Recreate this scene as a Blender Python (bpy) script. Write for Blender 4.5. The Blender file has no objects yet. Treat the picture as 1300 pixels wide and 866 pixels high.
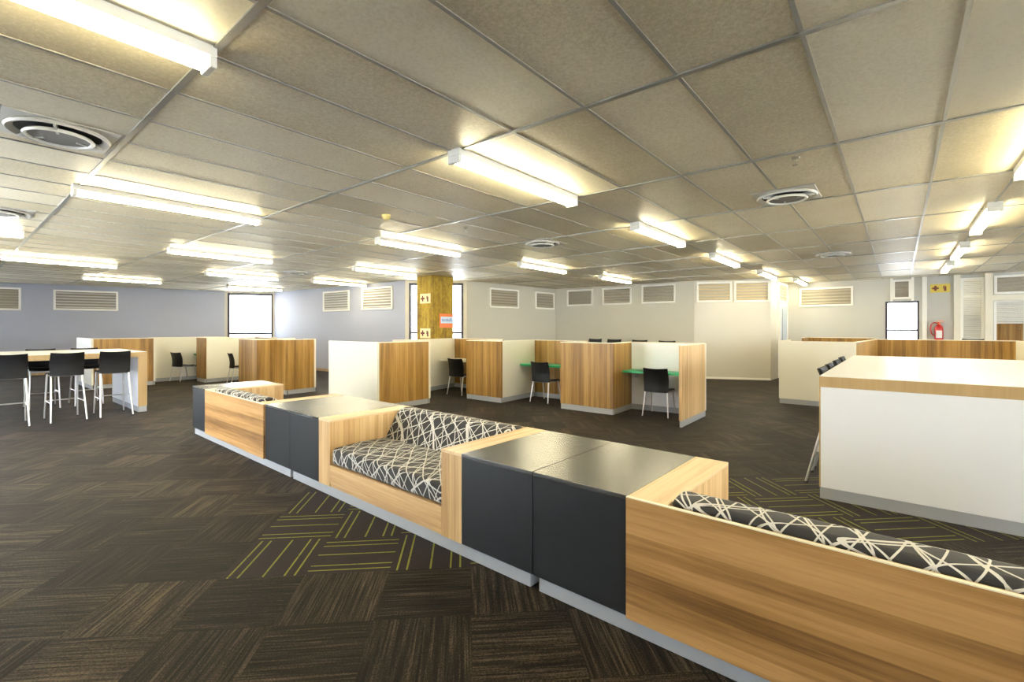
import bpy, bmesh, math, random
from mathutils import Vector, Matrix
random.seed(7)
SC = bpy.context.scene
COL = SC.collection
CEIL = 2.93

# ------------------------------------------------------------------ materials
def newmat(name):
    m = bpy.data.materials.new(name); m.use_nodes = True
    nt = m.node_tree
    return m, nt, nt.nodes['Principled BSDF']

class NG:
    """tiny helper for maths nodes"""
    def __init__(s, nt): s.nt = nt
    def n(s, t): return s.nt.nodes.new(t)
    def l(s, a, b): s.nt.links.new(a, b)
    def m(s, op, a, b=None, c=None):
        n = s.n('ShaderNodeMath'); n.operation = op
        for i, v in enumerate((a, b, c)):
            if v is None: continue
            if isinstance(v, (int, float)): n.inputs[i].default_value = v
            else: s.l(v, n.inputs[i])
        return n.outputs[0]
    def xyz(s, v):
        n = s.n('ShaderNodeSeparateXYZ'); s.l(v, n.inputs[0]); return n.outputs
    def comb(s, x, y, z):
        n = s.n('ShaderNodeCombineXYZ')
        for i, v in enumerate((x, y, z)):
            if isinstance(v, (int, float)): n.inputs[i].default_value = v
            else: s.l(v, n.inputs[i])
        return n.outputs[0]
    def mix(s, f, a, b):
        n = s.n('ShaderNodeMix'); n.data_type = 'RGBA'
        for i, v in ((0, f), (6, a), (7, b)):
            if isinstance(v, (int, float)): n.inputs[i].default_value = v
            elif isinstance(v, tuple): n.inputs[i].default_value = v if len(v) == 4 else v + (1,)
            else: s.l(v, n.inputs[i])
        return n.outputs[2]
    def coord(s, kind='Object'):
        return s.n('ShaderNodeTexCoord').outputs[kind]
    def noise(s, v, scale, detail=2, rough=.5, dist=0):
        n = s.n('ShaderNodeTexNoise'); s.l(v, n.inputs['Vector'])
        n.inputs['Scale'].default_value = scale; n.inputs['Detail'].default_value = detail
        n.inputs['Roughness'].default_value = rough; n.inputs['Distortion'].default_value = dist
        return n.outputs['Fac']
    def white(s, v, dims='3D'):
        n = s.n('ShaderNodeTexWhiteNoise'); n.noise_dimensions = dims
        s.l(v, n.inputs['W'] if dims == '1D' else n.inputs['Vector'])
        return n.outputs['Value']
    def ramp(s, f, stops):
        n = s.n('ShaderNodeValToRGB'); s.l(f, n.inputs[0])
        cr = n.color_ramp
        while len(cr.elements) < len(stops): cr.elements.new(.5)
        for e, (p, c) in zip(cr.elements, stops):
            e.position = p; e.color = c if len(c) == 4 else c + (1,)
        return n.outputs[0]
    def bump(s, h, strength, dist, bsdf):
        n = s.n('ShaderNodeBump'); n.inputs['Strength'].default_value = strength
        n.inputs['Distance'].default_value = dist
        s.l(h, n.inputs['Height']); s.l(n.outputs[0], bsdf.inputs['Normal'])

def plain(name, col, rough=.5, metal=0, noise=.04, spec=.5, scale=6, coat=0):
    m, nt, b = newmat(name); g = NG(nt)
    f = g.noise(g.coord(), scale, 3)
    lo = tuple(c * (1 - noise) for c in col); hi = tuple(min(1, c * (1 + noise)) for c in col)
    g.l(g.mix(f, lo, hi), b.inputs['Base Color'])
    b.inputs['Roughness'].default_value = rough; b.inputs['Metallic'].default_value = metal
    b.inputs['Specular IOR Level'].default_value = spec
    b.inputs['Coat Weight'].default_value = coat
    return m

def srgb(r, g, b):
    f = lambda c: (c / 255 / 12.92) if c / 255 <= .04045 else ((c / 255 + .055) / 1.055) ** 2.4
    return (f(r), f(g), f(b))

def wood(name, grain, dark, mid, light, band=.07, rough=.42, bandmix=.5):
    """laminate: grain runs along axis `grain` (0,1,2)"""
    m, nt, b = newmat(name); g = NG(nt)
    o = g.xyz(g.coord())
    if grain == 2:
        across = g.m('ADD', g.m('MULTIPLY', o[0], 1.0), g.m('MULTIPLY', o[1], 1.13)); al = o[2]
        v = g.comb(g.m('MULTIPLY', o[0], 14), g.m('MULTIPLY', o[1], 14), g.m('MULTIPLY', o[2], .55))
    elif grain == 1:
        across = g.m('ADD', o[2], g.m('MULTIPLY', o[0], 1.1)); al = o[1]
        v = g.comb(g.m('MULTIPLY', o[0], 14), g.m('MULTIPLY', o[1], .55), g.m('MULTIPLY', o[2], 14))
    else:
        across = g.m('ADD', o[2], g.m('MULTIPLY', o[1], 1.1)); al = o[0]
        v = g.comb(g.m('MULTIPLY', o[0], .55), g.m('MULTIPLY', o[1], 14), g.m('MULTIPLY', o[2], 14))
    fine = g.noise(v, 3.2, 4, .65, .3)
    broad = g.noise(v, .55, 3, .55, .8)
    cell = g.m('FLOOR', g.m('DIVIDE', g.m('ADD', across, 20), band))
    lam = g.white(cell, '1D')
    f = g.m('ADD', g.m('MULTIPLY', fine, .55), g.m('MULTIPLY', broad, .6))
    f = g.m('ADD', f, g.m('MULTIPLY', g.m('SUBTRACT', lam, .5), bandmix * .5))
    f = g.m('SUBTRACT', f, .08)
    col = g.ramp(f, [(.25, dark), (.5, mid), (.75, light)])
    g.l(col, b.inputs['Base Color'])
    b.inputs['Roughness'].default_value = rough
    b.inputs['Specular IOR Level'].default_value = .4
    return m

M = {}
M['wood_v'] = wood('carrel_wood', 2, srgb(104, 74, 28), srgb(146, 109, 50), srgb(172, 136, 74), .06, bandmix=.5)
M['wood_light_v'] = wood('bench_wood_upright', 2, srgb(168, 132, 84), srgb(200, 166, 116), srgb(216, 186, 142), .05)
M['wood_h'] = wood('bench_wood_long', 1, srgb(106, 74, 38), srgb(154, 115, 66), srgb(184, 144, 92), .085, bandmix=.8)
M['wood_light_h'] = wood('bench_wood_rail', 1, srgb(160, 124, 78), srgb(196, 160, 110), srgb(212, 180, 136), .06)
M['wood_light_x'] = wood('bench_wood_top', 0, srgb(186, 154, 110), srgb(212, 184, 142), srgb(226, 202, 164), .05)
M['edge_wood'] = wood('table_edge_wood', 2, srgb(160, 132, 88), srgb(172, 144, 99), srgb(184, 156, 111), .3, bandmix=.1)
M['white'] = plain('white_laminate', (.83, .84, .86), .35, noise=.01)
M['cream'] = plain('cream_laminate', (.70, .665, .55), .4, noise=.015)
M['edge_cream'] = plain('cream_edging', (.78, .72, .56), .45)
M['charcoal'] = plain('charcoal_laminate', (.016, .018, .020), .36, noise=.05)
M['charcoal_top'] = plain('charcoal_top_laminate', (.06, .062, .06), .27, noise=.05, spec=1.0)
M['kick'] = plain('brushed_kick_plate', (.34, .35, .365), .42, .1, noise=.03)
M['green'] = plain('green_laminate', (.0, .30, .11), .4)
M['desk_white'] = plain('pale_desk_laminate', (.66, .64, .55), .4)
M['black_plastic'] = plain('black_plastic', (.006, .006, .0065), .5, noise=.05, spec=.22)
M['silver_leg'] = plain('silver_painted_steel', (.66, .64, .61), .32, .8)
M['chrome'] = plain('dull_chrome', (.5, .48, .46), .3, .9)
M['tbar'] = plain('ceiling_bar_metal', (.33, .32, .29), .38, .5)
M['tbar_main'] = plain('ceiling_main_bar_metal', (.34, .34, .32), .33, .6)
M['batten'] = plain('white_enamel', (.75, .74, .68), .4)
M['diffuser'] = plain('diffuser_enamel', (.5, .49, .45), .45)
M['diffuser_dark'] = plain('diffuser_throat', (.03, .03, .03), .7)
M['diffuser_grille'] = plain('dusty_grille', (.2, .19, .17), .7)
M['frame_white'] = plain('white_window_frame', (.84, .83, .78), .45)
M['frame_dark'] = plain('dark_window_frame', (.03, .03, .045), .4)
M['slat'] = plain('vent_slat_enamel', (.36, .32, .24), .5)
M['slat_dark'] = plain('dim_slat_enamel', (.24, .215, .17), .5)
M['slat_grey'] = plain('grey_slat_enamel', (.5, .5, .49), .5)
M['slat_gold'] = plain('tan_slat_enamel', (.55, .44, .25), .5)
M['blind'] = plain('blind_slat', (.8, .81, .82), .5)
M['door'] = plain('pale_blue_grey_door', (.4, .46, .54), .4)
M['red'] = plain('red_paint', (.42, .008, .008), .3)
M['rubber'] = plain('black_rubber', (.015, .015, .015), .6)
M['label_white'] = plain('label_white', (.75, .75, .75), .5)
M['label_blue'] = plain('label_blue', (.16, .24, .5), .5)
M['label_paleblue'] = plain('label_pale_blue', (.5, .62, .74), .5)
M['label_orange'] = plain('label_orange', (.75, .17, .05), .5)
M['sign_cream'] = plain('sign_cream', (.78, .66, .36), .5)
M['sign_yellow'] = plain('sign_yellow', (.6, .46, .07), .5)
M['sign_dark'] = plain('sign_maroon', (.12, .015, .01), .5)
M['detector'] = plain('yellowed_plastic', (.62, .5, .18), .5)
M['brass'] = plain('sprinkler_metal', (.3, .27, .2), .35, .8)
M['outside'] = plain('outside_paving', (.5, .5, .5), .9)

def wallmat(name, col):
    m, nt, b = newmat(name); g = NG(nt)
    c = g.coord()
    f = g.noise(c, .7, 3)
    g.l(g.mix(f, tuple(x * .97 for x in col), tuple(min(1, x * 1.03) for x in col)), b.inputs['Base Color'])
    b.inputs['Roughness'].default_value = .62
    g.bump(g.noise(c, 90, 2), .06, .002, b)
    return m
M['wall_blue'] = wallmat('blue_grey_paint', (.35, .37, .45))
M['wall_cream'] = wallmat('warm_white_paint', (.49, .47, .40))
M['wall_white'] = wallmat('off_white_paint', (.56, .535, .46))
M['wall_grey'] = wallmat('grey_paint', (.45, .445, .41))

def concrete():
    m, nt, b = newmat('yellow_stained_concrete'); g = NG(nt)
    c = g.coord(); o = g.xyz(c)
    v = g.comb(g.m('MULTIPLY', o[0], 3), g.m('MULTIPLY', o[1], 3), g.m('MULTIPLY', o[2], .6))
    f = g.m('ADD', g.m('MULTIPLY', g.noise(v, 2.2, 5, .7, .5), .7), g.m('MULTIPLY', g.noise(c, 12, 4), .3))
    g.l(g.ramp(f, [(.32, srgb(88, 62, 12)), (.5, srgb(146, 118, 24)), (.68, srgb(172, 150, 58))]), b.inputs['Base Color'])
    b.inputs['Roughness'].default_value = .75
    g.bump(f, .3, .01, b)
    return m
M['concrete'] = concrete()

def carpet():
    m, nt, b = newmat('quarter_turned_carpet_tiles'); g = NG(nt)
    o = g.xyz(g.coord())
    r = 1 / math.sqrt(2)
    U = g.m('DIVIDE', g.m('SUBTRACT', g.m('MULTIPLY', g.m('ADD', o[0], o[1]), r), 2.975), .5)
    V = g.m('DIVIDE', g.m('SUBTRACT', g.m('MULTIPLY', g.m('SUBTRACT', o[0], o[1]), r), -1.47), .5)
    iu = g.m('FLOOR', U); iv = g.m('FLOOR', V)
    fu = g.m('SUBTRACT', U, iu); fv = g.m('SUBTRACT', V, iv)
    par = g.m('FLOORED_MODULO', g.m('ADD', iu, iv), 2)          # 0: stripes along U
    def sel(a, b_):                                              # par 0 -> a, par 1 -> b
        return g.m('ADD', g.m('MULTIPLY', a, g.m('SUBTRACT', 1, par)), g.m('MULTIPLY', b_, par))
    ac = sel(fv, fu); al = sel(fu, fv)
    idn = g.white(g.comb(iu, iv, 3.3))
    idn2 = g.white(g.comb(iu, iv, 8.1))
    # ribbed lines inside each tile
    sv = g.comb(g.m('MULTIPLY', ac, 42), g.m('MULTIPLY', al, 1.2), g.m('MULTIPLY', idn, 40))
    stripes = g.noise(sv, 1.0, 2, .6)
    sv2 = g.comb(g.m('MULTIPLY', ac, 46), g.m('MULTIPLY', al, 40), g.m('MULTIPLY', idn, 40))
    fleck = g.noise(sv2, 1.6, 3, .8)
    broad = g.noise(g.comb(g.m('MULTIPLY', ac, 5), g.m('MULTIPLY', al, .5), g.m('MULTIPLY', idn, 25)), 1.0, 2)
    t = g.m('ADD', g.m('MULTIPLY', stripes, .52), g.m('MULTIPLY', fleck, .52))
    t = g.m('ADD', t, g.m('MULTIPLY', g.m('SUBTRACT', broad, .5), .2))
    t = g.m('ADD', t, g.m('MULTIPLY', g.m('ADD', g.m('SUBTRACT', idn2, .5), g.m('MULTIPLY', par, -.2)), .085))  # tiles of one orientation darker: pile-direction shading put into the colour
    base = g.ramp(t, [(.42, (.0030, .0022, .0021)), (.53, (.0150, .0110, .0086)), (.67, (.088, .065, .040))])
    # accent tiles: dark plum with lime lines
    sm = g.mix(fleck, (.007, .0048, .0054), (.026, .0185, .021))
    lines = None
    for p in (.09, .21, .5, .75, .87):
        d = g.m('LESS_THAN', g.m('ABSOLUTE', g.m('SUBTRACT', ac, p)), .0115)
        lines = d if lines is None else g.m('MAXIMUM', lines, d)
    lines = g.m('MULTIPLY', lines, g.m('GREATER_THAN', g.noise(sv2, .9, 1), .30))
    acc = g.mix(lines, sm, (.17, .17, .024))
    mask = g.m('MULTIPLY', g.m('GREATER_THAN', iu, -.5), g.m('LESS_THAN', iu, 2.5))
    mask = g.m('MULTIPLY', mask, g.m('GREATER_THAN', iv, -.5))
    col = g.mix(mask, base, acc)
    g.l(col, b.inputs['Base Color'])
    b.inputs['Roughness'].default_value = .62
    b.inputs['Specular IOR Level'].default_value = .08
    b.inputs['Sheen Weight'].default_value = .03
    b.inputs['Sheen Roughness'].default_value = .45
    b.inputs['Sheen Tint'].default_value = (.8, .72, .62, 1)
    g.bump(t, .5, .004, b)
    return m
M['carpet'] = carpet()

def tilemat():
    m, nt, b = newmat('mineral_fibre_ceiling_tile'); g = NG(nt)
    c = g.coord(); o = g.xyz(c)
    ix = g.m('FLOOR', g.m('DIVIDE', g.m('SUBTRACT', o[0], .9), 1.75))
    iy = g.m('FLOOR', g.m('DIVIDE', g.m('SUBTRACT', o[1], -.241), .603))
    idn = g.white(g.comb(ix, iy, 1.0))
    sp = g.noise(c, 48, 3, .85)
    stain = g.noise(c, .9, 3, .6)
    f = g.m('ADD', g.m('MULTIPLY', sp, .5), g.m('ADD', g.m('MULTIPLY', stain, .25), g.m('MULTIPLY', idn, .25)))
    g.l(g.ramp(f, [(.36, (.46, .40, .265)), (.5, (.62, .555, .405)), (.64, (.72, .66, .51))]), b.inputs['Base Color'])
    b.inputs['Roughness'].default_value = .5
    g.bump(sp, .2, .003, b)
    return m
M['tile'] = tilemat()

def fabric():
    m, nt, b = newmat('black_fabric_with_white_line_net'); g = NG(nt)
    c = g.coord()
    warp = g.n('ShaderNodeTexNoise'); g.l(c, warp.inputs['Vector'])
    warp.inputs['Scale'].default_value = 2.2; warp.inputs['Detail'].default_value = 1
    ad = g.n('ShaderNodeVectorMath'); ad.operation = 'MULTIPLY_ADD'
    g.l(warp.outputs['Color'], ad.inputs[0]); ad.inputs[1].default_value = (.07, .07, .07); g.l(c, ad.inputs[2])
    o = g.xyz(ad.outputs[0])
    lines = None
    random.seed(11)
    dirs = [(1.0, .45, .5, .095), (.8, -.75, .75, .105), (.2, 1, .55, .10), (-.35, 1, -.9, .12), (.95, .35, -.9, .13), (.55, -.95, .2, .14)]
    for k, (a, bb, cc, per) in enumerate(dirs):
        L = math.sqrt(a * a + bb * bb + cc * cc)
        q = g.m('ADD', g.m('MULTIPLY', o[0], a / L), g.m('ADD', g.m('MULTIPLY', o[1], bb / L), g.m('MULTIPLY', o[2], cc / L)))
        q = g.m('ADD', g.m('DIVIDE', q, per), 10.37 * k)
        fr = g.m('ABSOLUTE', g.m('SUBTRACT', g.m('FRACT', q), .5))
        d = g.m('LESS_THAN', fr, .0036 / per)
        lines = d if lines is None else g.m('MAXIMUM', lines, d)
    weave = g.noise(c, 260, 1)
    g.l(g.mix(lines, g.mix(weave, (.008, .008, .009), (.025, .024, .024)), (.55, .53, .48)), b.inputs['Base Color'])
    b.inputs['Roughness'].default_value = .85
    b.inputs['Sheen Weight'].default_value = .1
    g.bump(weave, .2, .002, b)
    return m
M['fabric'] = fabric()

def emis(name, col, st):
    m, nt, b = newmat(name)
    b.inputs['Base Color'].default_value = (.8, .8, .8, 1)
    b.inputs['Emission Color'].default_value = col + (1,)
    b.inputs['Emission Strength'].default_value = st
    return m
M['tube'] = emis('lit_fluorescent_tube', (1.0, .885, .58), 56)

def glass():
    m, nt, b = newmat('window_glass')
    b.inputs['Base Color'].default_value = (1, 1, 1, 1)
    b.inputs['Transmission Weight'].default_value = 1
    b.inputs['Roughness'].default_value = 0
    b.inputs['IOR'].default_value = 1.02
    return m
M['glass'] = glass()

# ------------------------------------------------------------------ geometry helpers
class MB:
    def __init__(s): s.bm = bmesh.new()
    def box(s, x0, x1, y0, y1, z0, z1):
        vs = [s.bm.verts.new(p) for p in ((x0, y0, z0), (x1, y0, z0), (x1, y1, z0), (x0, y1, z0), (x0, y0, z1), (x1, y0, z1), (x1, y1, z1), (x0, y1, z1))]
        for f in ((3, 2, 1, 0), (4, 5, 6, 7), (0, 1, 5, 4), (1, 2, 6, 5), (2, 3, 7, 6), (3, 0, 4, 7)):
            s.bm.faces.new([vs[i] for i in f])
        return s
    def obox(s, a, b, w, z0, z1, ea=0, eb=0, off=0):
        """box along floor segment a-b, thickness w, ends extended by ea/eb, shifted sideways by off"""
        d = Vector((b[0] - a[0], b[1] - a[1])); L = d.length; d /= L
        n = Vector((-d.y, d.x))
        A = Vector(a[:2]) - d * ea + n * off; B = Vector(b[:2]) + d * eb + n * off
        c = [A - n * w / 2, B - n * w / 2, B + n * w / 2, A + n * w / 2]
        lo = [s.bm.verts.new((p.x, p.y, z0)) for p in c]; hi = [s.bm.verts.new((p.x, p.y, z1)) for p in c]
        s.bm.faces.new(lo[::-1]); s.bm.faces.new(hi)
        for i in range(4):
            j = (i + 1) % 4; s.bm.faces.new((lo[i], lo[j], hi[j], hi[i]))
        return s
    def prism(s, pts, z0, z1):
        lo = [s.bm.verts.new((x, y, z0)) for x, y in pts]; hi = [s.bm.verts.new((x, y, z1)) for x, y in pts]
        s.bm.faces.new(lo[::-1]); s.bm.faces.new(hi); n = len(pts)
        for i in range(n):
            j = (i + 1) % n; s.bm.faces.new((lo[i], lo[j], hi[j], hi[i]))
        return s
    def profile(s, pts, y0, y1):
        """x,z outline swept along y"""
        lo = [s.bm.verts.new((x, y0, z)) for x, z in pts]; hi = [s.bm.verts.new((x, y1, z)) for x, z in pts]
        s.bm.faces.new(lo); s.bm.faces.new(hi[::-1]); n = len(pts)
        for i in range(n):
            j = (i + 1) % n; s.bm.faces.new((lo[j], lo[i], hi[i], hi[j]))
        return s
    def tube(s, pts, r, seg=10, r2=None, cap=True):
        pts = [Vector(p) for p in pts]; rings = []
        n = len(pts)
        for i, p in enumerate(pts):
            t = (pts[min(i + 1, n - 1)] - pts[max(i - 1, 0)]).normalized()
            up = Vector((0, 0, 1)) if abs(t.z) < .9 else Vector((1, 0, 0))
            a = t.cross(up).normalized(); b = t.cross(a)
            rr = r if r2 is None else r + (r2 - r) * i / (n - 1)
            rings.append([s.bm.verts.new(p + a * rr * math.cos(k * 2 * math.pi / seg) + b * rr * math.sin(k * 2 * math.pi / seg)) for k in range(seg)])
        for i in range(n - 1):
            for k in range(seg):
                j = (k + 1) % seg
                s.bm.faces.new((rings[i][k], rings[i][j], rings[i + 1][j], rings[i + 1][k]))
        if cap:
            s.bm.faces.new(rings[0][::-1]); s.bm.faces.new(rings[-1])
        return s
    def lathe(s, prof, seg=40, cx=0, cy=0):
        rings = []
        for r, z in prof:
            if r < 1e-5: rings.append([s.bm.verts.new((cx, cy, z))])
            else: rings.append([s.bm.verts.new((cx + r * math.cos(k * 2 * math.pi / seg), cy + r * math.sin(k * 2 * math.pi / seg), z)) for k in range(seg)])
        for a, b in zip(rings, rings[1:]):
            for k in range(seg):
                j = (k + 1) % seg
                if len(a) == 1 and len(b) == 1: continue
                if len(a) == 1: s.bm.faces.new((a[0], b[k], b[j]))
                elif len(b) == 1: s.bm.faces.new((a[k], a[j], b[0]))
                else: s.bm.faces.new((a[k], a[j], b[j], b[k]))
        return s
    def sheet(s, fn, nu, nv, th):
        """solid curved sheet; fn(u,v)->(point, normal)"""
        A = []; B = []
        for i in range(nu + 1):
            ra, rb = [], []
            for j in range(nv + 1):
                p, n = fn(i / nu, j / nv); p = Vector(p); n = Vector(n).normalized()
                ra.append(s.bm.verts.new(p + n * th / 2)); rb.append(s.bm.verts.new(p - n * th / 2))
            A.append(ra); B.append(rb)
        for i in range(nu):
            for j in range(nv):
                s.bm.faces.new((A[i][j], A[i + 1][j], A[i + 1][j + 1], A[i][j + 1]))
                s.bm.faces.new((B[i][j], B[i][j + 1], B[i + 1][j + 1], B[i + 1][j]))
        for i in range(nu):
            s.bm.faces.new((A[i][0], B[i][0], B[i + 1][0], A[i + 1][0]))
            s.bm.faces.new((A[i][nv], A[i + 1][nv], B[i + 1][nv], B[i][nv]))
        for j in range(nv):
            s.bm.faces.new((A[0][j], A[0][j + 1], B[0][j + 1], B[0][j]))
            s.bm.faces.new((A[nu][j], B[nu][j], B[nu][j + 1], A[nu][j + 1]))
        return s
    def build(s, name, mat, parent=None, bevel=0, smooth=False, seg=2, loc=None, rz=0):
        bmesh.ops.recalc_face_normals(s.bm, faces=s.bm.faces[:])
        me = bpy.data.meshes.new(name); s.bm.to_mesh(me); s.bm.free()
        me.materials.append(M[mat] if isinstance(mat, str) else mat)
        o = bpy.data.objects.new(name, me); COL.objects.link(o)
        if parent: o.parent = parent
        if loc: o.location = loc
        o.rotation_euler.z = rz
        if smooth:
            for p in me.polygons: p.use_smooth = True
            me.set_sharp_from_angle(angle=math.radians(40))
        if bevel:
            md = o.modifiers.new('bevel', 'BEVEL'); md.width = bevel; md.segments = seg; md.limit_method = 'ANGLE'
            md.harden_normals = False
        return o

def thing(name, label, cat, loc=(0, 0, 0), rz=0, group=None):
    o = bpy.data.objects.new(name, None); COL.objects.link(o)
    o.empty_display_size = .2
    o.location = loc; o.rotation_euler.z = rz
    return tag(o, label, cat, group)
def tag(o, label, cat, group=None):
    o['label'] = label; o['category'] = cat
    if group: o['group'] = group
    return o
def struct(o): o['kind'] = 'structure'; return o
def copy_tree(o, parent=None):
    c = o.copy(); COL.objects.link(c)
    if parent: c.parent = parent
    for ch in list(o.children): copy_tree(ch, c)
    return c
def dup(o, loc, rz, label, group=None):
    c = copy_tree(o); c.location = loc; c.rotation_euler.z = rz; c['label'] = label
    if group: c['group'] = group
    return c
def lerp(a, b, t): return (a[0] + (b[0] - a[0]) * t, a[1] + (b[1] - a[1]) * t)

# ------------------------------------------------------------------ the setting
W0 = (-3.2, 22.69); W1 = (6.95, 19.95); W2 = (8.4, 19.0); W3 = (8.85, 11.4); W4 = (10.05, 10.0)
W5 = (14.25, 9.65); W6 = (14.4, 4.75); W7 = (15.25, 2.86); W8 = (17.3, 2.76); W9 = (17.3, -9.0); W10 = (-7.0, -9.0)
PLAN = [(-7.15, -9.15), (17.46, -9.15), (17.46, 2.92), (15.35, 3.0), (14.56, 4.8), (14.41, 9.8), (10.12, 10.15), (9.01, 11.45), (8.55, 19.1), (7.03, 20.1), (-3.35, 22.88), (-2.75, 5.15), (-7.15, 5.15)]
struct(MB().prism(PLAN, -.12, 0).build('floor', 'carpet'))
struct(MB().prism(PLAN, CEIL, CEIL + .12).build('ceiling', 'tile'))
def spans(k, c):
    """stretches of the line coord[k]=c lying inside the plan"""
    r = []
    for a, b in zip(PLAN, PLAN[1:] + PLAN[:1]):
        if (a[k] - c) * (b[k] - c) < 0:
            t_ = (c - a[k]) / (b[k] - a[k]); r.append(a[1 - k] + (b[1 - k] - a[1 - k]) * t_)
    r.sort(); return list(zip(r[::2], r[1::2]))

WT = .16
def wall(name, a, b, mat, holes=()):
    """wall whose room face runs a->b (room on the right hand side), holes = (s0,s1,z0,z1)"""
    d = Vector((b[0] - a[0], b[1] - a[1])); L = d.length; d /= L
    P = lambda s: (a[0] + d.x * s, a[1] + d.y * s)
    m = MB(); s = -.0
    off = WT / 2
    for h in sorted(holes):
        if h[0] > s: m.obox(P(s), P(h[0]), WT, 0, CEIL, off=off)
        if h[2] > 0: m.obox(P(h[0]), P(h[1]), WT, 0, h[2], off=off)
        if h[3] < CEIL: m.obox(P(h[0]), P(h[1]), WT, h[3], CEIL, off=off)
        s = h[1]
    if s < L: m.obox(P(s), P(L), WT, 0, CEIL, off=off)
    return struct(m.build(name, mat)), P, d

wn = [0]
def window(a, d, s0, s1, z0, z1, fm='frame_dark', mull=(), trans=(), fw_=.05, blind=False):
    """window in a wall: origin a, direction d; local x along the wall, y outward"""
    wn[0] += 1
    ang = math.atan2(d.y, d.x)
    root = bpy.data.objects.new('window_%d' % wn[0], None); COL.objects.link(root); struct(root)
    root.location = (a[0] + d.x * s0, a[1] + d.y * s0, z0); root.rotation_euler.z = ang
    w = s1 - s0; h = z1 - z0
    f = MB().box(0, w, .02, .09, 0, fw_).box(0, w, .02, .09, h - fw_, h).box(0, fw_, .02, .09, fw_, h - fw_).box(w - fw_, w, .02, .09, fw_, h - fw_)
    for x in mull: f.box(x - fw_ / 2, x + fw_ / 2, .02, .09, fw_, h - fw_)
    for z in trans: f.box(fw_, w - fw_, .022, .088, z - fw_ / 2, z + fw_ / 2)
    f.build('window_frame', fm, root)
    MB().box(fw_, w - fw_, .05, .056, fw_, h - fw_).build('pane', 'glass', root)
    return root

# left wall with a window outside the picture's left edge
wl, P, d = wall('wall_left', W0, W1, 'wall_blue', [(.6, 3.4, .3, 2.8)])
window(W0, d, .6, 3.4, .3, 2.8, mull=(1.4,))
LW_d = d; LW_a = W0; LW_len = math.hypot(W1[0] - W0[0], W1[1] - W0[1])
# corner window between the blue-grey walls
w, P, d = wall('wall_corner_left', W1, W2, 'wall_white', [(.10, 1.68, 1.0, 2.86)])
window(W1, d, .10, 1.68, 1.0, 2.86, trans=(.30,), fw_=.075)
wm, P, d = wall('wall_middle', W2, W3, 'wall_blue'); MW_d = d
struct(MB().obox(W2, W3, .02, 0, .09, off=-.011).build('baseboard_middle', 'edge_wood'))
w, P, d = wall('wall_corner_middle', W3, W4, 'wall_white', [(.11, 1.74, 1.0, 2.86)])
window(W3, d, .11, 1.74, 1.0, 2.86, trans=(.37,), fw_=.07)
w, P, W45d = wall('wall_back_left', W4, W5, 'wall_cream')
w, P, W56d = wall('wall_back', W5, W6, 'wall_cream')
w, P, W67d = wall('wall_office_front', W6, W7, 'wall_white')
w, P, W78d = wall('wall_office_side', W7, W8, 'wall_white')
struct(MB().obox(W5, W6, .015, 0, .07, off=-.009).build('baseboard_back', 'wall_cream'))
struct(MB().obox(W6, W7, .015, 0, .06, off=-.009, ea=-.03).build('baseboard_office', 'frame_white'))
struct(MB().obox(W0, W1, .02, 0, .08, off=-.011, eb=-.03).build('baseboard_left', 'edge_wood'))

# right-hand back wall: window, glazed door side light and office window
S = lambda y: 2.76 - y          # distance along the wall from W8
holes = [(S(.30), S(-.44), 1.0, 2.27), (S(-1.27), S(-1.73), .05, 2.30), (S(-1.27), S(-1.73), 2.38, 2.84), (S(-1.9), S(-3.6), 1.0, 2.22)]
# merge the two stacked openings of the side light
m = MB()
def RW(y0, y1, z0, z1): m.box(17.3, 17.3 + WT, min(y0, y1), max(y0, y1), z0, z1)
RW(2.76, .30, 0, CEIL); RW(.30, -.44, 0, 1.0); RW(.30, -.44, 2.27, CEIL); RW(-.44, -1.27, 0, CEIL)
RW(-1.27, -1.73, 2.84, CEIL); RW(-1.73, -1.9, 0, CEIL)
RW(-1.9, -3.6, 0, 1.0); RW(-1.9, -3.6, 2.22, CEIL); RW(-3.6, -4.6, 0, CEIL)
RW(-4.6, -6.8, 0, .9); RW(-4.6, -6.8, 2.7, CEIL); RW(-6.8, -9.0, 0, CEIL)
struct(m.build('wall_right', 'wall_grey'))
dR = Vector((0, -1))
window(W8, dR, S(.30), S(-.44), 1.0, 2.27, fm='frame_dark', trans=(.45,), fw_=.05)
window(W8, dR, S(-1.27), S(-1.73), 0.0, 2.84, fm='frame_white', trans=(2.34,), fw_=.06)
window(W8, dR, S(-1.9), S(-3.6), 1.0, 2.22, fm='frame_white', mull=(.85,), fw_=.05)
window(W8, dR, S(-4.6), S(-6.8), .9, 2.7, mull=(1.1,))
# trims on the right wall
struct(MB().box(17.25, 17.3, -.60, -.50, 0, CEIL).build('trim_1', 'frame_white'))
struct(MB().box(17.24, 17.3, -1.27, -1.14, 0, CEIL).build('trim_2', 'cream'))
struct(MB().box(17.24, 17.3, -1.88, -1.73, 0, CEIL).build('trim_3', 'cream'))
struct(MB().box(17.24, 17.3, -3.6, -1.88, 2.22, 2.36).build('trim_4', 'cream'))
struct(MB().box(17.27, 17.3, .13, .19, 2.27, CEIL).box(17.27, 17.3, -.33, -.27, 2.27, CEIL).build('trim_5', 'frame_white'))
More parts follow.
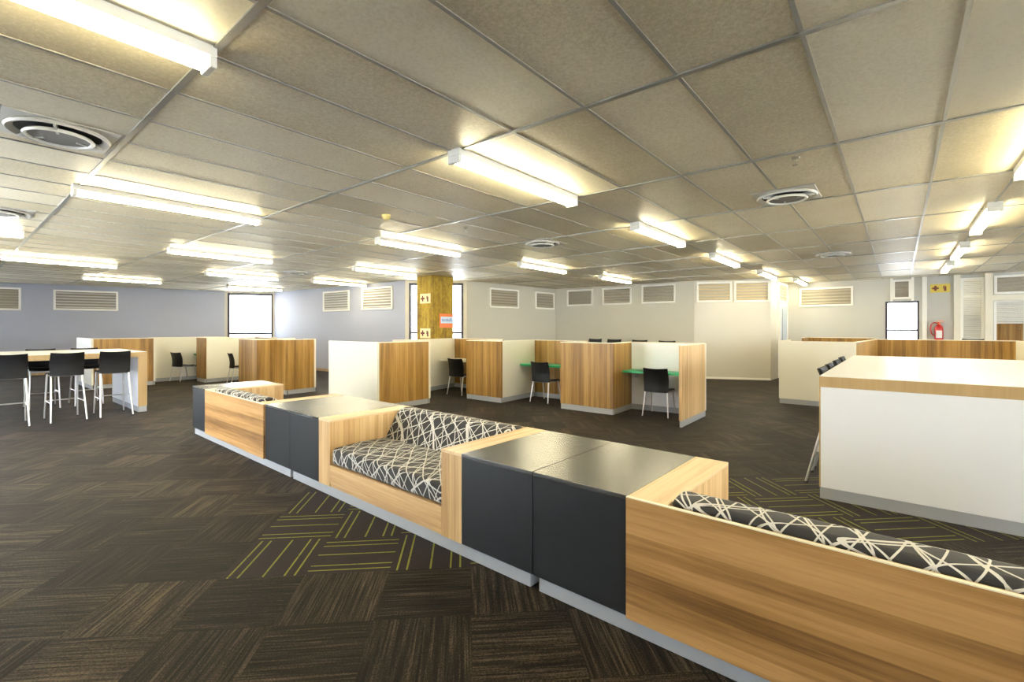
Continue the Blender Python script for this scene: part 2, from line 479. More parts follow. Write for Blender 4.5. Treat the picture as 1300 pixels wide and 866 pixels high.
# the office behind the glazed part
struct(MB().box(19.6, 19.7, -4.5, -.6, 0, CEIL).build('wall_office_back', 'wall_grey'))
struct(MB().box(17.47, 19.6, -.7, -.6, 0, CEIL).build('wall_office_left', 'wall_grey'))
struct(MB().box(17.47, 19.6, -4.5, -4.4, 0, CEIL).build('wall_office_right', 'wall_grey'))
struct(MB().box(17.47, 19.7, -4.5, -.6, -.12, 0).build('floor_office', 'carpet'))
struct(MB().box(17.47, 19.7, -4.5, -.6, CEIL, CEIL + .1).build('ceiling_office', 'tile'))

# rear walls, behind the viewpoint, with a band of windows
hs = [(1.2, 3.6, .9, 2.7), (4.6, 7.0, .9, 2.7), (8.0, 10.4, .9, 2.7), (11.4, 13.8, .9, 2.7), (16, 18.4, .9, 2.7), (20, 22.4, .9, 2.7)]
w, P, d = wall('wall_near', W9, W10, 'wall_cream', hs)
for h in hs: window(W9, d, *h, mull=(1.2,))
hs = [(1.0, 3.4, .9, 2.7)]
w, P, d = wall('wall_rear', W10, (-7.0, 5.0), 'wall_blue', hs)
for h in hs: window(W10, d, *h, mull=(1.2,))
wall('wall_return', (-7.0, 5.0), (-2.6, 5.0), 'wall_blue')
hs = [(1.0, 4.9, .06, 2.75)]
w, P, d = wall('wall_side', (-2.6, 5.0), W0, 'wall_blue', hs)
for h in hs: window((-2.6, 5.0), d, *h, mull=(1.3, 2.6))

# ceiling grid bars
bars = MB(); mains = MB()
k = -4
while .9 + 1.75 * k < 17.2:
    x = .9 + 1.75 * k; k += 1
    for q0, q1 in spans(0, x): mains.box(x - .018, x + .018, q0 + .1, q1 - .1, CEIL - .010, CEIL + .002)
k = -14
while -.241 + .603 * k < 23.2:
    y = -.241 + .603 * k; k += 1
    for q0, q1 in spans(1, y): bars.box(q0 + .1, q1 - .1, y - .011, y + .011, CEIL - .006, CEIL + .002)
struct(mains.build('trim_6', 'tbar_main')); struct(bars.build('trim_7', 'tbar'))

# door in the office side wall
def door():
    d = W78d
    o = bpy.data.objects.new('door_1', None); COL.objects.link(o); struct(o)
    o.location = (W7[0] + d.x * .87, W7[1] + d.y * .87, 0); o.rotation_euler.z = math.atan2(d.y, d.x)
    MB().box(.04, .92, -.045, -.005, .02, 2.2).build('door_leaf', 'door', o, .003)
    MB().box(.0, .04, -.06, 0, 0, 2.27).box(.92, .96, -.06, 0, 0, 2.27).box(.04, .92, -.06, 0, 2.2, 2.27).build('door_frame', 'frame_white', o)
    MB().box(.30, .34, -.048, -.045, .1, 2.1).build('door_groove', 'frame_dark', o)
    MB().box(.10, .15, -.055, -.045, .93, 1.12).tube([(.125, -.05, 1.04), (.125, -.11, 1.04), (.24, -.11, 1.04)], .013).build('door_handle', 'frame_dark', o)
door()

# ------------------------------------------------------------------ wall vents
def vent(a, d, s0, s1, z0, z1, label, slat='slat', group='slatted vents high on the walls', name='wall_vent'):
    ang = math.atan2(d.y, d.x)
    t = thing(name, label, 'vent', (a[0] + d.x * s0, a[1] + d.y * s0, z0), ang, group)
    w = s1 - s0; h = z1 - z0; f = .055
    MB().box(0, w, -.04, -.001, 0, f).box(0, w, -.04, -.001, h - f, h).box(0, f, -.04, -.001, f, h - f).box(w - f, w, -.04, -.001, f, h - f).build('frame', 'frame_white', t, .002)
    MB().box(f, w - f, -.006, -.001, f, h - f).build('backing', 'slat_dark' if slat != 'slat_gold' else 'slat', t)
    m = MB(); n = int((h - 2 * f) / .082)
    for i in range(n):
        z = f + (i + .5) * (h - 2 * f) / n
        m.profile([(-.028, z - .018), (-.025, z - .022), (-.008, z + .012), (-.011, z + .016)], 0, 1)
    o = m.build('slats', slat, t)
    # profile runs along y: turn it to run along the frame width
    o.rotation_euler.z = -math.pi / 2; o.scale = (1, w - 2 * f, 1); o.location = (f, 0, 0)
    # after the turn, local x(-) becomes world +y: mirror it back in front of the backing
    for v in o.data.vertices: v.co.x = -v.co.x
    o.data.flip_normals()
    return t
lo = LW_len - math.hypot(6.95 - 1.2, 21.5 - 19.95)
sL = lambda u: 8.49 + u
# along the long left wall: s measured from W0; x = -7 + .9657*s
def sx(x): return (x + 3.2) / LW_d.x
vent(LW_a, LW_d, sx(.62), sx(1.66), 2.07, 2.78, 'white-framed slatted vent at the far left edge of the picture', 'slat')
vent(LW_a, LW_d, sx(2.37), sx(3.93), 2.10, 2.76, 'long white-framed slatted vent above the high table on the blue-grey wall', 'slat_grey')
vent(W2, MW_d, 3.38, 4.89, 2.09, 2.78, 'pale slatted vent nearer the corner window on the blue-grey wall', 'slat_grey')
vent(W2, MW_d, 5.56, 7.07, 2.09, 2.80, 'grey slatted vent on the blue-grey wall next to the yellow column', 'slat_grey')
vent(W4, W45d, .91, 2.24, 2.16, 2.78, 'tan slatted vent on the cream wall just right of the column', 'slat')
vent(W4, W45d, 3.08, 4.12, 2.18, 2.78, 'small slatted vent ending at the inner wall corner', 'slat')
vent(W5, W56d, .50, 1.52, 2.29, 2.86, 'darkest slatted vent, first right of the inner wall corner', 'slat_dark')
vent(W5, W56d, 1.88, 2.93, 2.29, 2.86, 'slatted vent in the middle of three on the plain back wall', 'slat')
vent(W5, W56d, 3.27, 4.36, 2.29, 2.88, 'slatted vent on the back wall beside the projecting white office', 'slat')
vent(W6, W67d, .07, 1.04, 2.28, 2.88, 'left of two bright-framed vents over the projecting white office wall', 'slat_gold')
vent(W6, W67d, 1.10, 2.05, 2.27, 2.88, 'right of two bright-framed vents over the projecting white office wall', 'slat_gold')
vent(W7, W78d, .80, 1.95, 2.30, 2.88, 'narrow vent above the pale blue-grey door', 'slat')
vent(W8, dR, .33, 1.71, 2.18, 2.76, 'wide slatted vent on the grey wall right of the pale door', 'slat')
vent(W8, dR, 2.62, 3.03, 2.33, 2.88, 'small tan slatted vent above the bright window on the right', 'slat_dark')
vent(W8, dR, 4.66, 6.3, 2.38, 2.86, 'long slatted vent above the office window at the right edge', 'slat')
# blinds in the glazed office front
def blind(y0, y1, z0, z1, label):
    t = thing('venetian_blind', label, 'blind', (17.47, (y0 + y1) / 2, z0), 0, 'blinds behind the office glass')
    w = abs(y1 - y0); m = MB(); n = int((z1 - z0) / .05)
    for i in range(n):
        z = (i + .5) * .05
        m.profile([(-.012, z - .020), (-.010, z - .022), (.012, z + .018), (.010, z + .020)], -w / 2, w / 2)
    m.build('slats', 'blind', t)
    MB().box(-.02, .02, -w / 2, w / 2, z1 - z0 - .04, z1 - z0).build('head_rail', 'frame_white', t)
blind(-1.30, -1.70, .1, 2.80, 'pale blind behind the narrow glazed panel right of the fire extinguisher')
blind(-1.94, -3.56, 1.62, 2.2, 'pale half-raised blind in the office window at the right edge')
t = thing('storage_cupboard', 'wood-faced cupboard seen through the office window', 'cupboard', (18.2, -2.2, 0))
MB().box(-.3, .3, -.3, .3, .08, 1.72).build('carcass', 'wood_v', t, .004)
MB().box(-.28, .28, -.28, .28, 0, .08).build('plinth', 'kick', t)
MB().box(-.318, -.301, -.29, -.003, .1, 1.7).box(-.318, -.301, .003, .29, .1, 1.7).build('door', 'wood_v', t, .002)

# ------------------------------------------------------------------ column, signs, extinguisher
struct(MB().box(8.38, 9.12, 9.61, 10.28, 0, CEIL).build('wall_column', 'concrete', None, .012))
def fire_sign(name, loc, rz, w, h, base, label):
    """plate in local x-z plane facing -y"""
    t = thing(name, label, 'sign', loc, rz)
    MB().box(-w / 2, w / 2, -.008, 0, 0, h).build('plate', base, t, .001)
    c = MB(); a = h * .30; th = h * .10; cx = -w * .24; cz = h / 2
    c.box(cx - a, cx + a, -.011, -.008, cz - th, cz + th).box(cx - th, cx + th, -.0111, -.008, cz + th, cz + a).box(cx - th, cx + th, -.0111, -.008, cz - a, cz - th)
    c.build('cross_symbol', 'sign_dark', t)
    e = MB(); ex = w * .24
    e.prism([(ex - h * .09, -.011), (ex + h * .13, -.011), (ex + h * .13, -.008), (ex - h * .09, -.008)], h * .16, h * .66)
    e.box(ex - h * .02, ex + h * .06, -.011, -.008, h * .66, h * .78)
    e.box(ex - h * .16, ex - h * .02, -.011, -.008, h * .70, h * .76).box(ex - h * .18, ex - h * .12, -.011, -.008, h * .40, h * .70)
    e.build('extinguisher_symbol', 'sign_dark', t)
    return t
fire_sign('fire_sign', (8.379, 9.92, 2.18), -math.pi / 2, .42, .26, 'sign_cream', 'upper cream sign with dark cross on the yellow column')
fire_sign('fire_sign', (8.379, 9.92, 1.24), -math.pi / 2, .42, .26, 'sign_cream', 'lower cream sign with dark cross on the yellow column, just above the carrels')
fire_sign('fire_sign', (17.299, -.87, 2.48), -math.pi / 2, .40, .23, 'sign_yellow', 'yellow sign with dark cross high on the right wall above the extinguisher')
t = thing('notice_poster', 'orange-bordered notice with pale blue centre on the yellow column', 'poster', (8.86, 9.610, 1.52))
MB().box(-.25, .25, -.008, 0, 0, .38).build('sheet', 'label_orange', t)
MB().box(-.21, .25, -.011, -.008, .12, .30).build('centre_panel', 'label_paleblue', t)
mm = MB(); random.seed(3)
x = -.17
while x < .22:
    w = random.uniform(.012, .03); mm.box(x, x + w, -.013, -.011, .17, .17 + random.uniform(.05, .10)); x += w + .016
mm.build('lettering', 'label_blue', t)

t = thing('fire_extinguisher', 'red fire extinguisher hanging on the right wall below the yellow sign', 'fire extinguisher', (17.2, -.84, 1.14))
MB().lathe([(0, 0), (.085, 0), (.092, .02), (.092, .36), (.075, .42), (.035, .46), (.03, .47), (0, .47)], 28).build('cylinder', 'red', t, smooth=True)
MB().tube([(0, 0, .47), (0, 0, .52)], .022).box(-.02, .02, -.09, .05, .52, .535).box(-.02, .02, -.10, .03, .555, .568).build('valve', 'label_orange', t)
MB().tube([(0, .03, .50), (0, .10, .52), (0, .16, .46), (0, .175, .34), (0, .15, .22), (0, .10, .16)], .014).build('hose', 'red', t, smooth=True)
MB().box(-.096, -.0925, -.06, .06, .1, .3).build('label_plate', 'label_white', t)
MB().box(.088, .1, -.03, .03, .3, .46).build('bracket', 'chrome', t)

# ------------------------------------------------------------------ ceiling fittings
def make_light(L=1.78):
    t = thing('ceiling_light', '', 'ceiling light', (0, 0, CEIL))
    MB().box(0, L, -.065, .065, -.055, 0).build('housing', 'batten', t, .003)
    for x0 in (0, L - .035):
        MB().box(x0, x0 + .035, -.066, .066, -.112, -.055).build('end_cap', 'batten', t, .006)
    for y in (-.034, .034):
        MB().tube([(.036, y, -.085), (L - .036, y, -.085)], .0165, 10).build('tube', 'tube', t, smooth=True)
    return t
LT = make_light()
lights = [
 (-.88, 2.74, 'long bright ceiling light cut off by the top left corner of the picture'),
 (2.60, 2.74, 'large twin-tube ceiling light in the upper centre, nearest in its row'),
 (5.93, 2.74, 'twin-tube ceiling light right of centre, second whole one of the central row'),
 (9.25, 2.72, 'third twin-tube ceiling light of the central row, over the white office wall'),
 (12.7, 2.62, 'fourth twin-tube ceiling light of the central row, left of the office corner'),
 (15.3, 2.25, 'last ceiling light of the central row, against the back wall'),
 (.84, 6.34, 'bright ceiling light at the left, between the two round air diffusers and the window'),
 (4.35, 6.30, 'ceiling light above and left of the yellow column, next to the yellow detector'),
 (7.85, 6.25, 'small ceiling light right of the yellow column below the round diffuser'),
 (11.2, 6.15, 'small distant ceiling light above the inner wall corner'),
 (-.98, 9.95, 'ceiling light mostly cut off at the left edge of the picture'),
 (2.57, 9.95, 'ceiling light left of centre in the second row beyond the big left one'),
 (6.0, 9.6, 'distant ceiling light just left of the yellow column top'),
 (.74, 13.4, 'wide low ceiling light at the far left above the slatted vent'),
 (4.2, 13.3, 'distant ceiling light near the blue-grey corner, upper of the pair over the window'),
 (6.85, 13.1, 'distant ceiling light over the pale slatted vents of the blue-grey wall'),
 (2.45, 17.0, 'lowest far ceiling light close to the blue-grey left wall'),
 (6.0, 17.0, 'farthest ceiling light directly over the corner window'),
 (4.35, -.86, 'ceiling light cut off by the right edge of the picture'),
 (7.55, -.84, 'nearest whole ceiling light of the right-hand row'),
 (10.7, -.84, 'middle ceiling light of the right-hand row'),
 (13.5, -.84, 'farthest ceiling light of the right-hand row, above the yellow sign')]
g = 'twin-tube fluorescent ceiling lights'
for i, (x, y, lb) in enumerate(lights):
    if i == 0: LT.location = (x, y, CEIL); LT['label'] = lb; LT['group'] = g
    else: dup(LT, (x, y, CEIL), 0, lb, g)
dup(LT, (.85, -.86, CEIL), 0, 'added twin-tube ceiling light out of view, lighting the bar table', 'added ceiling lights out of view')  # unseen lamp added to light the bar table's front and the bench tops
for x in (-3.4, 2.6, 9.6):
    for y in (-7.8, -4.4):
        dup(LT, (x if y < -5 else x - 3.5, y, CEIL), 0, 'added twin-tube ceiling light out of view, lighting the bar table', 'added ceiling lights out of view')  # unseen lamps added to carry light into the near part of the room

dup(LT, (18.1, -1.0, CEIL), -math.pi / 2, 'added ceiling light brightening the glazed office at the right edge', 'added lights inside the glazed office')  # both office lamps are added to brighten the blinds and glass
dup(LT, (18.1, -2.9, CEIL), -math.pi / 2, 'added ceiling light brightening the glazed office at the right edge', 'added lights inside the glazed office')
def make_diffuser():
    t = thing('air_diffuser', '', 'air diffuser', (0, 0, CEIL))
    MB().box(-.30, .30, -.288, .288, -.008, 0).build('mounting_plate', 'diffuser', t, .002)
    MB().lathe([(.275, -.008), (.285, -.02), (.275, -.035), (.255, -.03), (.235, -.012), (.235, -.009)], 56).build('outer_ring', 'diffuser', t, smooth=True)
    MB().lathe([(0, -.0095), (.236, -.0095), (.236, -.0085), (0, -.0085)], 40).build('throat', 'diffuser_dark', t)
    MB().lathe([(.168, -.046), (.174, -.056), (.188, -.058), (.197, -.047), (.186, -.034), (.168, -.034), (.168, -.046)], 56).build('inner_rim', 'batten', t, smooth=True)
    MB().lathe([(0, -.038), (.1675, -.045), (.1675, -.036), (0, -.03)], 48).build('inner_cone', 'diffuser_grille', t, smooth=True)
    for a in (0.3, 2.4, 4.5):
        m = MB(); m.obox((.10 * math.cos(a), .10 * math.sin(a)), (.27 * math.cos(a), .27 * math.sin(a)), .014, -.050, -.010); m.build('spoke', 'diffuser', t)
    return t
DF = make_diffuser()
for i, (x, y, lb) in enumerate([
    (.56, 4.72, 'large round air diffuser at the upper left of the ceiling'),
    (5.78, .93, 'round air diffuser in the pale ceiling at the upper right'),
    (6.40, 4.60, 'small dark round air diffuser in the middle of the ceiling'),
    (10.85, .97, 'flat-looking far round air diffuser at the right above the vents'),
    (.45, 8.40, 'round air diffuser cut by the left edge of the picture'),
    (5.71, 11.76, 'farthest round air diffuser, over the way to the corner window')]):
    if i == 0: DF.location = (x, y, CEIL); DF['label'] = lb; DF['group'] = 'round air diffusers'
    else: dup(DF, (x, y, CEIL), 0, lb, 'round air diffusers')
# short grid bars beside the diffuser plates
m = MB()
for x, y in ((.56, 4.72), (5.78, .93), (6.40, 4.60), (10.85, .97), (.45, 8.40)):
    for s in (-1, 1): m.box(x + s * .312 - .01, x + s * .312 + .01, y - .3, y + .3, CEIL - .006, CEIL)
struct(m.build('trim_9', 'tbar'))

t = thing('smoke_detector', 'yellowed smoke detector on the ceiling left of the column', 'smoke detector', (3.58, 4.99, CEIL))
MB().lathe([(0, 0), (.055, 0), (.06, -.02), (0, -.02)], 28).build('base', 'detector', t)
MB().lathe([(.052, -.02), (.05, -.04), (.03, -.062), (0, -.066)], 28).build('sensor_head', 'detector', t, smooth=True)
def make_sprinkler():
    t = thing('ceiling_sprinkler', '', 'sprinkler', (0, 0, CEIL))
    MB().lathe([(0, 0), (.035, 0), (.03, -.008), (.01, -.012), (.01, -.03), (0, -.03)], 20).build('flange', 'brass', t)
    MB().tube([(.012, 0, -.03), (.012, 0, -.058)], .003).tube([(-.012, 0, -.03), (-.012, 0, -.058)], .003).build('frame', 'brass', t)
    MB().lathe([(0, -.058), (.022, -.058), (.022, -.062), (0, -.062)], 20).build('deflector', 'brass', t)
    return t
SP = make_sprinkler()
for i, (x, y, lb) in enumerate([
    (4.56, .67, 'nearest sprinkler head in the pale ceiling at the upper right'),
    (4.75, 4.75, 'sprinkler head on the ceiling right of the yellowed detector'),
    (9.3, 4.4, 'small sprinkler head over the study carrels'),
    (9.6, .9, 'small sprinkler head just above the far right diffuser')]):
    if i == 0: SP.location = (x, y, CEIL); SP['label'] = lb; SP['group'] = 'ceiling sprinkler heads'
    else: dup(SP, (x, y, CEIL), 0, lb, 'ceiling sprinkler heads')

# ------------------------------------------------------------------ modular benches
H = .68; KH = .09; DEP = .93
def make_bench(facing, label, y0):
    """local: x = depth away from the viewer's side (0..DEP), y along the row (0..3.04)"""
    rz = math.radians(-1.38)
    o = (2.118 + .0241 * y0, y0, 0)
    t = thing('modular_bench', label, 'bench', o, rz, 'row of storage benches')
    L = 3.088; cw = .59; aw = .20
    MB().box(.02, DEP - .02, .03, L - .03, 0, KH).build('kick_plate', 'kick', t, .002)
    # dark storage cabinets at both ends
    for y in (0, L - cw):
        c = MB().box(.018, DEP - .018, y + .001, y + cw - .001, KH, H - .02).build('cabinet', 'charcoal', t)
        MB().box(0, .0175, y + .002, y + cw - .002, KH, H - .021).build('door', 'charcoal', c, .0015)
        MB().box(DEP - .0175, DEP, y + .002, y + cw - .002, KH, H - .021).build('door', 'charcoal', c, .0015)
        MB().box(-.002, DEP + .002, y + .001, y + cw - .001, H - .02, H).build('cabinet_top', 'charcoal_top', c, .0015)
    s0 = cw; s1 = L - cw; a0 = s0 + aw; a1 = s1 - aw
    # arms
    for ya, yb in ((s0, a0), (a1, s1)):
        a = MB().box(.0, DEP, ya + .001, yb - .001, KH, H - .02).build('arm_block', 'wood_light_v', t)
        MB().box(-.001, DEP + .001, ya + .001, yb - .001, H - .0195, H + .0005).build('arm_top', 'wood_light_x', a, .001)
    if facing == 'front':
        f = lambda x: x
    else:
        f = lambda x: DEP - x
    def bx(m, x0, x1, *r):
        A, B = sorted((f(x0), f(x1))); return m.box(A, B, *r)
    # seat box and front rail
    bx(MB(), .03, DEP - .03, a0, a1, KH, .24).build('seat_box', 'wood_light_h', t)
    bx(MB(), .0, .029, a0 + .001, a1 - .001, KH + .035, .285).build('front_rail', 'wood_light_h', t, .0015)
    bx(MB(), .008, .029, a0 + .002, a1 - .002, KH, KH + .034).build('lower_rail', 'wood_light_h', t)
    if facing == 'front':
        bx(MB(), DEP - .029, DEP, a0, a1, KH, H).build('back_panel', 'wood_h', t, .001)
    else:
        o2 = MB().box(-.019, -.0015, s0 + .001, s1 - .001, KH, H - .003).build('back_panel', 'wood_h', t, .001)
        MB().box(-.019, .0, s0 + .001, s1 - .001, H - .0028, H + .002).build('edge_strip', 'edge_cream', o2)
        MB().box(.0, .02, a0 + .001, a1 - .001, KH, H - .004).build('inner_back', 'wood_light_h', t)
    # cushions (x,z outline swept along y)
    def cushion(name, pts, y0_, y1_, r=.03, sub=True):
        m = MB(); n = 10
        P_ = [Vector((f(x), z)) for x, z in pts]
        rings = []
        cx = sum(p.x for p in P_) / len(P_); cz = sum(p.y for p in P_) / len(P_)
        for k in range(n + 1):
            u = k / n; y = y0_ + (y1_ - y0_) * u
            rings.append([m.bm.verts.new((p.x, y, p.y)) for p in P_])
        for k in range(n):
            q = len(P_)
            for i in range(q):
                j = (i + 1) % q
                m.bm.faces.new((rings[k][i], rings[k][j], rings[k + 1][j], rings[k + 1][i]))
        m.bm.faces.new(rings[0]); m.bm.faces.new(rings[-1][::-1])
        ob = m.build(name, 'fabric', t, r, True, 4)
        ob.modifiers['bevel'].limit_method = 'ANGLE'; ob.modifiers['bevel'].angle_limit = math.radians(35)
        return ob
    top = .705 if facing == 'front' else .718
    cushion('seat_cushion', [(.015, .286), (.015, .43), (.30, .445), (.60, .435), (.60, .286)], a0 + .006, a1 - .006)
    cushion('back_cushion', [(.56, .425), (.72, top - .02), (.79, top), (.895, top - .015), (.895, .43), (.74, .35)], a0 + .006, a1 - .006, .025)
    MB2 = bx(MB(), .601, DEP - .031, a0, a1, .24, .34).build('back_support', 'wood_light_h', t)
    return t
make_bench('rear', 'nearest bench with long horizontal-grain wooden back, running out of the picture at lower right', 1.62 - 3.09)
make_bench('front', 'middle bench with patterned black and white cushions open towards the viewer', 1.62)
make_bench('rear', 'farthest bench with pale wooden back and grey ends, at the left end of the row', 1.62 + 3.09)

# ------------------------------------------------------------------ chairs and stools
def make_seat(name, cat, sh, back_top, foot, splay):
    """origin on the floor under the seat centre; looks towards +y, backrest at -y"""
    t = thing(name, '', cat)
    w = .205
    def seat(u, v):
        x = (u - .5) * 2 * w; y = -.19 + v * .39
        z = sh - .012 * math.cos((u - .5) * math.pi) - .03 * max(0, v - .8) * 5 * max(0, v - .8) * 5 + .01 * (1 - v)
        return (x, y, z), (0, 0, 1)
    MB().sheet(seat, 12, 10, .02).build('seat', 'black_plastic', t, smooth=True)
    b0 = sh - .03
    def back(u, v):
        z = b0 + v * (back_top - b0)
        x = (u - .5) * 2 * (w + .005 - .012 * abs(v - .5) * 2 * .6)
        y = -.205 - .035 * math.cos((u - .5) * math.pi) - .05 * v + .03 * math.sin(v * math.pi)
        z += .012 * (abs(u - .5) * 2) ** 2 * v
        return (x, y, z), (0.25 * (u - .5), -1, 0)
    MB().sheet(back, 14, 10, .022).build('backrest', 'black_plastic', t, smooth=True)
    MB().tube([(-.18, -.17, sh - .035), (.18, -.17, sh - .035)], .011).tube([(-.17, .15, sh - .04), (.17, .15, sh - .04)], .011)\
        .tube([(-.175, -.17, sh - .035), (-.165, .15, sh - .04)], .011).tube([(.175, -.17, sh - .035), (.165, .15, sh - .04)], .011).build('seat_frame', 'chrome', t, smooth=True)
    legs = []
    for sx_, sy in ((-1, -1), (1, -1), (-1, 1), (1, 1)):
        a = Vector((sx_ * .185, -.19 if sy < 0 else .155, sh - .015)); b = Vector((sx_ * (.215 if sy < 0 else .205), (-splay if sy < 0 else .235), .012))
        l = MB().tube([a, a.lerp(b, .5), b], .015, 12, .011).build('leg', 'silver_leg', t, smooth=True)
        MB().lathe([(0, -.0), (.016, -.0), (.016, .016), (0, .016)], 14, b.x, b.y).build('foot_cap', 'rubber', l)
        legs.append((a, b))
    if foot:
        zf = .31
        def at(k):
            a, b = legs[k]; tt = (a.z - zf) / (a.z - b.z); return a.lerp(b, tt)
        MB().tube([at(2), at(3)], .010).tube([at(0), at(2)], .009).tube([at(1), at(3)], .009).build('footrest', 'chrome', t, smooth=True)
    return t
ST = make_seat('bar_stool', 'stool', .765, 1.10, True, .37)
CH = make_seat('study_chair', 'chair', .455, .82, False, .27)
used = {}
def place(proto, x, y, rz, label, group):
    if proto.name not in used:
        used[proto.name] = 1
        proto.location = (x, y, 0); proto.rotation_euler.z = rz; proto['label'] = label; proto['group'] = group; return proto
    return dup(proto, (x, y, 0), rz, label, group)
R = math.radians
gs = 'stools at the left high table'
place(ST, 1.93, 10.64, R(0), 'black stool at the near side of the high table, closest to its end panel', gs)
place(ST, 1.32, 10.64, R(2), 'black stool second from the end panel at the near side of the high table', gs)
place(ST, .68, 10.62, R(-2), 'black stool cut by the left edge of the picture at the high table', gs)
place(ST, 1.86, 12.36, R(180), 'black stool behind the high table, closest to its end panel', gs)
place(ST, 1.24, 12.36, R(181), 'black stool behind the high table, second from its end panel', gs)
place(ST, .42, 12.36, R(178), 'black stool behind the high table at the left edge of the picture', gs)
gs = 'stools along the white bar table'
place(ST, 5.58, .33, R(180), 'nearest stool on the left side of the white bar table', gs)
place(ST, 6.22, .33, R(180), 'second stool back along the white bar table', gs)
place(ST, 6.98, .33, R(180), 'third stool back along the white bar table', gs)
place(ST, 7.80, .34, R(180), 'farthest stool on the left side of the white bar table', gs)
gs = 'stool backs rising behind the study carrels'
for (x, y), lb in zip([(11.75, 6.75), (11.5, 6.02), (11.2, 5.15), (10.9, 4.32)],
                      ['leftmost of four stool backs peeking over the carrels', 'second from left of four stool backs peeking over the carrels',
                       'third from left of four stool backs peeking over the carrels', 'rightmost of four stool backs peeking over the carrels']):
    s = place(ST, x, y, R(90), lb, gs); s.scale = (1, 1, 1.085)
s = place(ST, 15.2, -1.22, R(60), 'lone dark stool back peeking over the right wooden partition', 'stool at the office wall'); s.scale = (1, 1, 1.13)
gc = 'chairs at the study carrels'
place(CH, 7.90, 3.19, R(-84), 'black chair at the green desk of the right-hand carrel', gc)
place(CH, 7.90, 5.58, R(-88), 'black chair at the green desk of the middle carrel', gc)
place(CH, 7.56, 7.68, R(-84), 'black chair at the pale desk near the yellow column', gc)
place(CH, 4.45, 15.72, R(-72), 'black chair seen from the side in the far left carrel', gc)
place(CH, 5.27, 14.0, R(-96), 'black chair half hidden by a wooden partition in the far left group', gc)

# ------------------------------------------------------------------ high tables
def make_table(label, x0, x1, y0, y1):
    L = x1 - x0; W = y1 - y0
    t = thing('high_table', label, 'table', (x0, y0, 0), 0, 'white high tables with wooden edges')
    MB().box(0, L, 0, W, .985, 1.075).build('table_edge', 'edge_wood', t, .002)
    MB().box(.003, L - .003, .003, W - .003, 1.075, 1.081).build('tabletop', 'white', t, .001)
    for a in (0, L - .13):
        c = MB().box(a, a + .13, .0, W, .10, .984).build('end_panel', 'edge_wood', t, .001)
        MB().box(a - .003, a, .012, W - .012, .10, .983).build('outer_laminate' if a == 0 else 'inner_laminate', 'white', c)
        MB().box(a + .13, a + .133, .012, W - .012, .10, .983).build('inner_laminate' if a == 0 else 'outer_laminate', 'white', c)
        MB().box(a + .004, a + .126, .006, W - .006, 0, .0995).build('kick_plate', 'kick', c)
    return t
make_table('white-topped high table with wooden edge and black stools at the left', -1.7, 2.40, 10.52, 12.5)
make_table('large white bar table with grey kick plate at the right', 4.95, 9.05, -1.45, .545)
# ------------------------------------------------------------------ study carrels
PH = 1.25
def carrels(label, segs, desks, origin=None):
    ox, oy = origin or segs[0][0]
    t = thing('study_carrel', label, 'study carrel', (ox, oy, 0), 0, 'study carrel partitions')
    w = .045
    for a, b, mat in segs:
        A = (a[0] - ox, a[1] - oy); B = (b[0] - ox, b[1] - oy)
        xdir = abs(B[0] - A[0]) > abs(B[1] - A[1])
        e = -w / 2 - .001 if xdir else w / 2
        p = MB().obox(A, B, w, .10, PH - .014, e, e).build('panel', mat, t, .0015)
        MB().obox(A, B, w, PH - .014, PH, e, e).build('top_edging', 'edge_cream', p)
        MB().obox(A, B, w - .016, 0, .10, e - .01, e - .01).build('kick_plate', 'kick', p)
        # edging strips on the vertical ends of the panel
    for (x0, x1, y0, y1, mat) in desks:
        d = MB().box(x0 - ox, x1 - ox, y0 - oy, y1 - oy, .715, .75).build('desk', mat, t, .003)
        MB().box(x1 - ox - .05, x1 - ox - .02, y0 - oy + .05, y0 - oy + .09, .60, .714).box(x1 - ox - .05, x1 - ox - .02, y1 - oy - .09, y1 - oy - .05, .60, .714).build('bracket', 'kick', d)
    return t
V = 'wood_v'; C_ = 'cream'; W_ = 'cream'
carrels('long zigzag run of wooden and white study carrels in the middle of the room', [
    ((5.04, 8.9), (5.05, 7.30), C_), ((5.05, 7.30), (6.25, 7.29), V), ((6.25, 7.29), (6.3, 8.50), C_), ((6.3, 8.50), (8.45, 8.85), C_),
    ((8.45, 8.85), (8.40, 7.18), V), ((8.40, 7.18), (7.20, 7.14), C_), ((7.20, 7.14), (7.20, 6.20), V), ((7.20, 6.20), (8.40, 6.25), C_),
    ((8.40, 6.25), (8.35, 4.90), V), ((8.35, 4.90), (7.42, 4.88), C_), ((7.42, 4.88), (7.42, 3.84), V), ((7.42, 3.84), (8.22, 3.87), V),
    ((8.22, 3.87), (8.32, 2.57), 'white'), ((8.32, 2.57), (7.09, 2.55), 'wood_light_v'),
], [(7.74, 8.185, 2.60, 3.81, 'green'), (7.80, 8.31, 4.935, 6.19, 'green'), (7.78, 8.37, 7.225, 8.66, 'desk_white')])
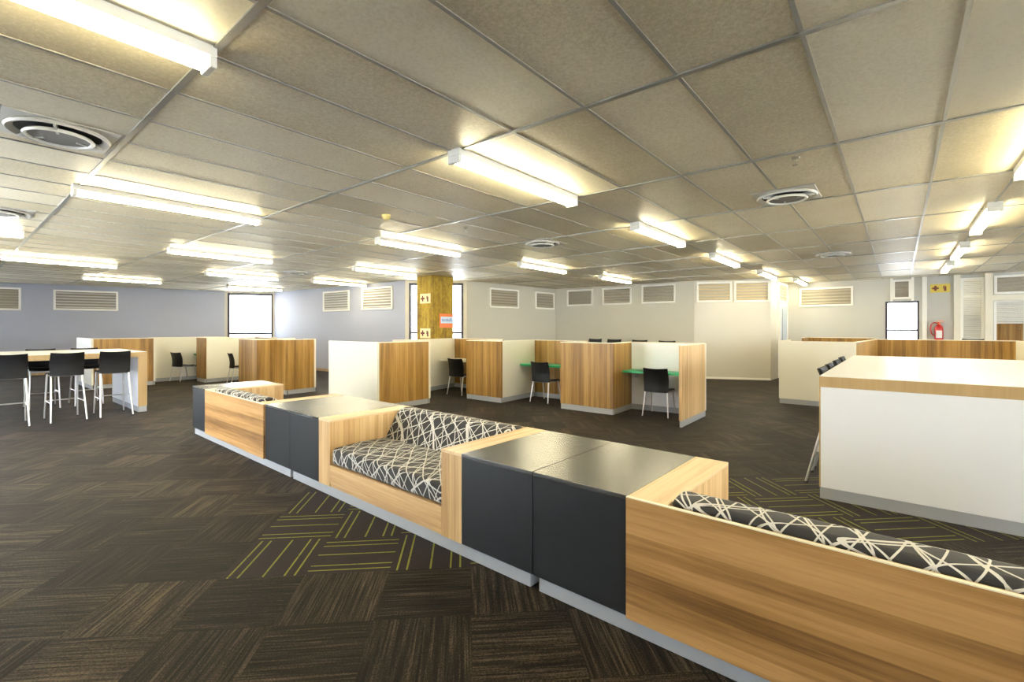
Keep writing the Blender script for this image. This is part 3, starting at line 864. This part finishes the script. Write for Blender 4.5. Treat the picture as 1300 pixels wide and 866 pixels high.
carrels('far left study carrels behind the high table', [
    ((2.40, 17.2), (2.40, 15.33), C_), ((2.40, 15.33), (3.66, 15.36), V), ((3.66, 15.36), (3.70, 16.12), C_), ((3.70, 16.12), (5.45, 16.12), C_),
    ((5.45, 16.12), (5.45, 15.48), V), ((5.45, 15.48), (4.70, 15.48), C_), ((4.70, 15.48), (4.70, 14.87), V), ((4.70, 14.87), (6.05, 14.92), C_), ((6.05, 14.92), (6.05, 13.6), V),
], [(4.78, 5.42, 15.53, 16.08, 'green'), (5.62, 6.02, 13.65, 14.88, 'green')])
carrels('wooden study carrels in front of the corner window', [
    ((6.0, 12.32), (4.62, 12.28), C_), ((4.62, 12.28), (4.62, 11.30), V), ((4.62, 11.30), (5.02, 11.30), V), ((5.02, 11.30), (5.0, 10.72), V), ((5.0, 10.72), (5.69, 10.76), V),
    ((5.69, 10.76), (5.72, 11.30), C_)], [])
carrels('white and wooden partition run behind the white bar table', [
    ((12.1, 1.88), (10.75, 1.84), C_), ((10.75, 1.84), (10.75, .63), C_), ((10.75, .63), (14.0, .40), V), ((14.0, .40), (14.0, -1.87), V), ((14.0, -1.87), (12.6, -1.93), C_)], [(13.45, 13.97, -1.8, .3, 'desk_white')])
carrels('wooden partition whose top edge shows behind the white panel at the right', [
    ((15.8, 2.0), (15.8, .45), V), ((15.8, 2.0), (14.9, 2.02), V)], [])

# ------------------------------------------------------------------ daylight, camera, colour
w = bpy.data.worlds.new('World'); SC.world = w; w.use_nodes = True
nt = w.node_tree; bg = nt.nodes['Background']
g = NG(nt)
tc = g.n('ShaderNodeTexCoord').outputs['Generated']; z = g.xyz(tc)[2]
g.l(g.ramp(z, [(.30, (.80, .86, .92)), (.5, (.85, .92, 1.0)), (.8, (.55, .72, 1.0))]), bg.inputs[0])
bg.inputs[1].default_value = 19.0

cam = bpy.data.cameras.new('camera'); co = bpy.data.objects.new('camera', cam); COL.objects.link(co)
cam.sensor_width = 36; cam.lens = 598 / 1300 * 36; cam.shift_y = -(433 - 417) / 1300
yaw = math.atan2(491, 598)
co.location = (0, 0, 1.5); co.rotation_euler = (math.pi / 2, 0, yaw - math.pi / 2)
cam.clip_start = .05; cam.clip_end = 200
SC.camera = co
SC.view_settings.view_transform = 'Standard'; SC.view_settings.look = 'None'
SC.view_settings.gamma = 1; SC.view_settings.use_curve_mapping = False
SC.view_settings.exposure = 0.52
